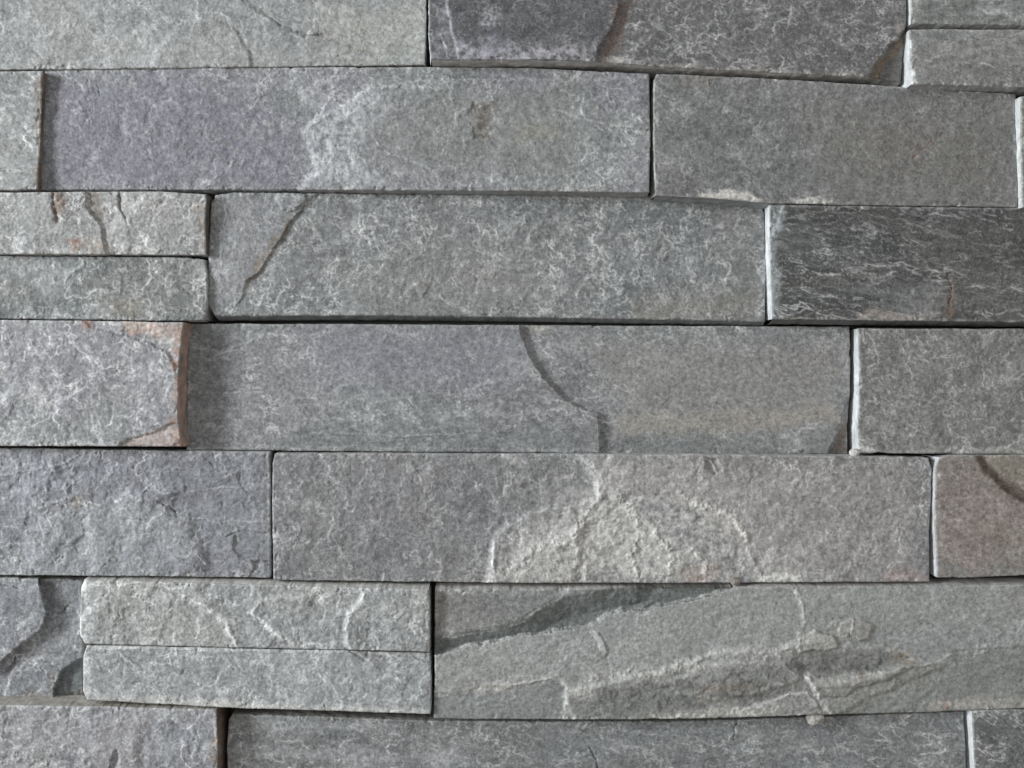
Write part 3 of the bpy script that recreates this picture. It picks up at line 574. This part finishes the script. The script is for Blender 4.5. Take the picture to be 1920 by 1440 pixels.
stone(63, 'pale smooth grey stone directly beneath the one crossed by bright ridges',
  top=[(163,1210),(440,1216),(650,1220),(806,1224)], bottom=[(164,1312),(300,1320),(460,1328),(640,1333),(807,1339)],
  left=[(163,1213),(157,1230),(156,1295),(164,1312)], right=[(806,1226),(809,1280),(807,1339)],
  h=(38,30,38,34), base=(142,146,147), tint2=(138,141,141), rough=0.9, terr=0.6, fleck=0.9, grain=1.2, flare=(3,1,1,3), sides={'L': (186,188,184), 'B': (150,140,128)}, bev=3.2,
  features=[dict(poly=[(640,1215),(680,1235),(720,1232),(760,1226),(820,1250),(820,1215)], dh=-4, w=4, rim=0.15)],
  patches=[dict(poly=[(157,1222),(168,1222),(168,1305),(157,1305)], color=(200,203,200), a=0.6, soft=5, ns=8),
           dict(poly=[(180,1305),(420,1312),(420,1330),(180,1316)], color=(185,182,172), a=0.5, soft=5),
           dict(poly=[(660,1215),(700,1235),(735,1235),(700,1222)], color=(104,96,92), a=0.5, soft=5),
           dict(poly=[(420,1318),(800,1330),(806,1340),(420,1328)], color=(196,196,186), a=0.55, soft=5)],
  lines=[dict(pts=[(180,1218),(300,1216),(420,1220),(640,1224)], w=2.5, dh=1, color=(190,192,188), a=0.45),
         dict(pts=[(280,1230),(420,1232)], w=1.8, dh=0.8, color=(185,188,184), a=0.45),
         dict(pts=[(463,1318),(462,1328)], w=1.2, dh=-3, color=(70,68,62), a=0.8),
         dict(pts=[(608,1320),(612,1333)], w=1.2, dh=-3, color=(80,76,70), a=0.8)])
L1 = [(800,1192),(860,1187),(930,1176),(985,1160),(1015,1137),(1050,1120),(1100,1112),(1180,1095)]
stone(64, 'broad grey-green slab with long wavy layered ridges and a small orange stain, sixth course',
  top=[(816,1105),(1050,1103),(1280,1101),(1600,1099),(1920,1096),(RE,1094)], bottom=[(814,1347),(1060,1349),(1280,1348),(1500,1341),(1700,1336),(1920,1328),(RE,1318)],
  left=[(816,1105),(815,1220),(814,1347)],
  h=(22,28,28,26), base=(126,130,127), tint2=(132,132,126), rough=1.0, terr=0.8, fleck=0.85, grain=1.15, aniso=1.7, ang=-14, flare=(1,1,7,1), sides={'T': (172,164,158)}, bev=3,
  features=[dict(poly=L1+[(1400,1090),(1330,1116),(1280,1128),(1210,1140),(1140,1148),(1108,1170),(1050,1180),(960,1193),(880,1210),(800,1230)], dh=-2, w=4, rim=0.35, ramp=(L1, 0.55, 40), color=(96,104,99), ca=0.8),  # slope turned from the lamp, its shade also painted in as dark colour
            dict(poly=[(800,1229),(880,1210),(960,1193),(1050,1180),(1108,1170),(1140,1148),(1210,1140),(1280,1128),(1330,1112),(1400,1095),(RE+20,1090),(RE+20,1360),(800,1360)], dh=3, w=3, rim=0.75, rw=2.5, part='pale lower layer with a broken wavy upper rim', color=(146,148,143), ca=0.55),
            dict(poly=[(1106,1184),(1116,1183),(1128,1198),(1137,1222),(1132,1228),(1120,1205)], dh=2.5, w=3, rim=0.3, color=(178,180,174), ca=0.6),
            dict(poly=[(800,1306),(880,1303),(900,1290),(960,1292),(1050,1278),(1058,1290),(1062,1330),(1048,1360),(800,1360)], dh=-4, w=8, rim=0.3, color=(112,116,116), ca=0.6),
            # the rough broken zone under the smooth layer
            dict(poly=[(1060,1300),(1200,1272),(1290,1247),(1340,1226),(1400,1220),(1445,1226),(1480,1212),(1500,1222),(1600,1212),(1700,1228),(1760,1250),(1640,1300),(1560,1345),(1280,1355),(1080,1350)], dh=4.5, w=9, rim=0.6, rw=5, rimc=(172,170,162), color=(120,119,113), ca=0.45),
            dict(poly=[(1260,1275),(1340,1245),(1410,1240),(1470,1250),(1500,1270),(1420,1300),(1330,1310),(1270,1300)], dh=4, w=8, rim=0.6, rw=3),
            dict(poly=[(1498,1226),(1560,1214),(1640,1210),(1700,1236),(1650,1258),(1560,1272),(1512,1262)], dh=-7, w=14, rim=0.0),
            dict(poly=[(1515,1272),(1560,1268),(1610,1260),(1690,1262),(1600,1290),(1585,1304),(1540,1306)], dh=5, w=5, rim=0.3, color=(158,156,146), ca=0.65),
            dict(poly=[(1500,1222),(1506,1198),(1528,1184),(1560,1192),(1570,1212),(1535,1219)], dh=4, w=1.8, rim=0.3, color=(172,169,158), ca=0.65),
            dict(poly=[(1470,1213),(1482,1203),(1502,1200),(1500,1216)], dh=4, w=4, rim=0.3, color=(162,160,152), ca=0.6),
            dict(poly=[(1570,1182),(1582,1168),(1602,1158),(1600,1176),(1590,1196),(1574,1196)], dh=3, w=1.8, rim=0.2, color=(162,156,146), ca=0.6),
            dict(poly=[(1602,1158),(1632,1170),(1629,1196),(1612,1202),(1596,1192),(1601,1176)], dh=5, w=1.6, rim=0.25, color=(146,138,126), ca=0.6),
            dict(poly=[(1555,1345),(1548,1320),(1520,1298),(1600,1292),(1680,1262),(1790,1246),(1792,1226),(1900,1218),(RE+20,1190),(RE+20,1360),(1560,1360)], dh=-4, w=8, rim=0.4, rw=3, color=(116,118,110), ca=0.6),
            dict(poly=[(1385,1330),(1440,1318),(1482,1302),(1512,1300),(1540,1335),(1500,1345),(1390,1345)], dh=4, w=5, rim=0.8, rw=3)],
  patches=[dict(poly=[(1400,1245),(1490,1235),(1510,1222),(1600,1216),(1700,1232),(1660,1254),(1560,1268),(1500,1262)], color=(92,92,86), a=0.55, soft=12, ns=18, nz=1.8, rz=3), dict(poly=[(1100,1300),(1280,1290),(1330,1310),(1280,1330),(1100,1325)], color=(100,104,98), a=0.4, soft=14, ns=18, nz=1.8, rz=2), dict(poly=[(1200,1150),(1500,1120),(1900,1105),(1900,1160),(1640,1180),(1500,1190)], color=(142,142,136), a=0.45, soft=30, nz=1.2, ns=9),  # first patch paints the shade of the rough hollow into its colour
           dict(poly=[(820,1110),(1060,1108),(1010,1140),(960,1165),(820,1190)], color=(112,110,108), a=0.6, soft=12),
           dict(poly=[(820,1112),(842,1112),(842,1180),(818,1190)], color=(104,94,84), a=0.35, soft=6),  # shadow cast by the ridged stone's right end, put into the colour
           dict(poly=[(1345,1282),(1395,1276),(1425,1284),(1400,1294),(1370,1300),(1352,1296)], color=(124,104,80), a=0.6, soft=9, ns=9, nz=1.8),
           dict(poly=[(1308,1290),(1345,1280),(1350,1300),(1315,1312)], color=(142,120,106), a=0.6, soft=10, ns=9, nz=1.8),
           dict(poly=[(1672,1224),(1700,1220),(1716,1236),(1690,1250)], color=(118,98,72), a=0.6, soft=12, ns=8, nz=2),
           dict(poly=[(1600,1262),(1622,1262),(1618,1282),(1606,1280)], color=(98,80,64), a=0.6, soft=6),
           dict(poly=[(1225,1338),(1300,1330),(1370,1328),(1470,1326),(1460,1342),(1220,1350)], color=(176,172,160), a=0.75, soft=7, ns=10, nz=2.2, rz=2.5),
           dict(poly=[(1740,1316),(1820,1308),(1920,1310),(1920,1328),(1740,1334)], color=(168,160,148), a=0.6, soft=7, ns=9, nz=2),
           dict(poly=[(1768,1312),(1776,1312),(1775,1330),(1768,1330)], color=(158,108,100), a=0.7, soft=4),
           dict(poly=[(1060,1292),(1110,1286),(1126,1300),(1110,1314),(1070,1306)], color=(168,164,156), a=0.7, soft=8, ns=8, nz=2, rz=2),
           dict(poly=[(880,1290),(925,1276),(965,1280),(960,1294),(900,1302)], color=(172,168,158), a=0.7, soft=6, ns=9, nz=1.5),
           dict(poly=[(1090,1255),(1300,1240),(1440,1228),(1480,1215),(1500,1235),(1340,1250),(1260,1275),(1100,1290)], color=(160,158,150), a=0.6, soft=18, ns=13, nz=2.6, rz=4), dict(poly=[(1110,1290),(1300,1262),(1480,1245),(1500,1300),(1380,1325),(1120,1340)], color=(98,98,92), a=0.4, soft=18, ns=17, nz=3.0, rz=3.5), dict(poly=[(1540,1290),(1700,1262),(1780,1240),(1700,1310),(1580,1325)], color=(140,138,130), a=0.4, soft=16, ns=15, nz=3, rz=2),
           dict(poly=[(1110,1318),(1230,1320),(1230,1342),(1080,1344)], color=(100,106,100), a=0.5, soft=12)],
  lines=[dict(pts=[(820,1196),(900,1188),(985,1166),(1010,1142),(1050,1122),(1065,1108)], w=2.2, dh=1.2, color=(172,174,170), a=0.6),
         dict(pts=[(960,1284),(1000,1278),(1050,1274),(1060,1290),(1062,1330),(1050,1347)], w=2.6, dh=1.5, color=(184,182,174), a=0.7, nz=0.9),
         dict(pts=[(820,1306),(880,1301),(905,1292)], w=2, dh=1, color=(176,174,168), a=0.5),
         dict(pts=[(1492,1108),(1506,1135),(1510,1165),(1498,1190),(1499,1222)], w=4, dh=2.2, color=(186,186,180), a=0.75, nz=0.9),
         dict(pts=[(1513,1268),(1533,1304),(1560,1340)], w=5.5, dh=3, color=(192,191,184), a=0.8, nz=0.9), dict(pts=[(1480,1302),(1510,1297),(1535,1306)], w=3.5, dh=2, color=(188,186,178), a=0.7), dict(pts=[(1150,1275),(1230,1262),(1300,1243),(1345,1224),(1400,1218),(1450,1222)], w=9, dh=1.0, color=(172,170,162), a=0.5, nz=2.8), dict(pts=[(1600,1268),(1680,1258),(1760,1240),(1790,1226),(1900,1216)], w=2.5, dh=1, color=(164,164,156), a=0.5, nz=1.8),
         dict(pts=[(1410,1322),(1450,1310),(1490,1298)], w=3, dh=1.5, color=(172,172,162), a=0.55),
         dict(pts=[(1620,1208),(1655,1212)], w=1.8, dh=1.2, color=(165,164,154), a=0.6)])
# ------------------------------------------------------------------ seventh course
stone(71, 'rough violet-grey stone in the bottom left corner with a rusty brown right end',
  top=[(LE,1320),(0,1322),(200,1325),(405,1331)], bottom=[(LE,1560),(408,1566)], right=[(405,1331),(408,1400),(408,1566)],
  h=(44,40,44,38), base=(130,132,138), tint2=(140,140,140), rough=1.5, terr=1.0, fleck=1.0, grain=1.3, flare=(1,1,4,1), sides={'R': (112,88,70), 'T': (142,136,124)},
  features=[dict(poly=[(205,1460),(216,1410),(225,1440),(240,1460)], dh=-7, w=6, rim=0.2),
            dict(poly=[(-20,1380),(20,1385),(60,1420),(140,1430),(180,1460),(-20,1460)], dh=-4, w=12, rim=0.3),
            dict(poly=[(170,1350),(260,1360),(250,1420),(180,1410)], dh=4, w=20, rim=0.05)],
  patches=[dict(poly=[(400,1335),(412,1335),(410,1450),(402,1450)], color=(158,136,118), a=0.6, soft=4),
           dict(poly=[(160,1335),(270,1330),(280,1440),(160,1440)], color=(146,138,140), a=0.4, soft=30)],
  lines=[dict(pts=[(0,1382),(22,1390),(35,1405)], w=3, dh=2, color=(185,186,184), a=0.6)])
stone(72, 'long grey stone spanning the middle of the bottom edge',
  top=[(436,1338),(640,1345),(800,1351),(1060,1353),(1290,1352),(1500,1345),(1806,1333)], bottom=[(430,1566),(1812,1566)],
  left=[(436,1338),(429,1350),(426,1400),(430,1566)], right=[(1806,1333),(1810,1400),(1812,1566)],
  h=(10,8,12,10), base=(114,118,119), tint2=(114,114,113), rough=0.8, terr=1.0, fleck=0.75, aniso=1.7, ang=6, streak=0.2, flare=(1,1,1,1), bev=3,
  patches=[dict(poly=[(640,1400),(850,1440),(880,1395),(760,1420),(640,1450)], color=(168,168,168), a=0.45, soft=14, ns=10),
           dict(poly=[(430,1400),(640,1405),(640,1425),(430,1420)], color=(165,166,166), a=0.35, soft=8, ns=9),
           dict(poly=[(430,1345),(700,1352),(700,1372),(430,1365)], color=(146,147,146), a=0.35, soft=8, ns=9)],
  lines=[dict(pts=[(1385,1352),(1375,1385)], w=1.4, dh=-3, color=(80,78,70), a=0.6),
         dict(pts=[(1105,1400),(1118,1425),(1122,1440)], w=1.8, dh=-3, color=(80,80,78), a=0.5),
         dict(pts=[(1665,1350),(1680,1375),(1700,1395)], w=1.6, dh=1, color=(160,160,155), a=0.5),
         dict(pts=[(1310,1450),(1420,1410),(1560,1395),(1680,1400)], w=1.8, dh=0.8, color=(150,150,145), a=0.35)])
stone(73, 'dark stone in the bottom right corner with a bright white left end',
  top=[(1822,1333),(1920,1331),(RE,1322)], bottom=[(1830,1566),(RE,1566)], left=[(1822,1333),(1828,1440),(1832,1566)],
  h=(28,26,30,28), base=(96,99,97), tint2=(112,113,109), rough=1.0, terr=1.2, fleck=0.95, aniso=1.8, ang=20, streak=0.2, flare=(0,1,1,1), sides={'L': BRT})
# a loose crumb caught in the joint under the sixth course
def crumb(x, y, r, h, seed, label, c):
    n = 40; th = np.linspace(0, 2*math.pi, n)[None]; ph = np.linspace(0.01, math.pi-0.01, 24)[:, None]
    ux, uy, uz = np.sin(ph)*np.cos(th), np.cos(ph)+0*th, np.sin(ph)*np.sin(th)
    d = 1+0.28*fbm(ux*40+uz*23, uy*40+uz*31, 38, 4, seed); d[:, -1] = d[:, 0]
    k = (D-h)/D
    loc = np.array([(x-CX)*k*S, -h*S, (CY-y)*k*S])
    co = np.stack([ux*d*r*1.25, uz*d*r*0.8, uy*d*r], -1).reshape(-1, 3)*S
    col = np.empty((co.shape[0], 3), np.float32); col[:] = C(*c); col *= (1+0.3*fbm(ux*30, uy*30, 12, 3, seed+1)).reshape(-1, 1)
    o = build('stone_chip', co.astype(np.float32), grid_quads(24, n), col, M_face)
    o.location = loc.tolist(); o['label'] = label; o['category'] = 'stone chip'
crumb(1602, 849, 8, 22, 9, 'white powdery stone chip at the foot of the bright fourth-course end', (190,188,180))
crumb(1379, 1090, 8, 24, 15, 'dull brownish stone chip in the joint above the broad wavy slab', (128,118,106))
crumb(1528, 1346, 13, 24, 3, 'small pale rounded stone chip caught in the joint under the broad wavy slab', (160,154,145))
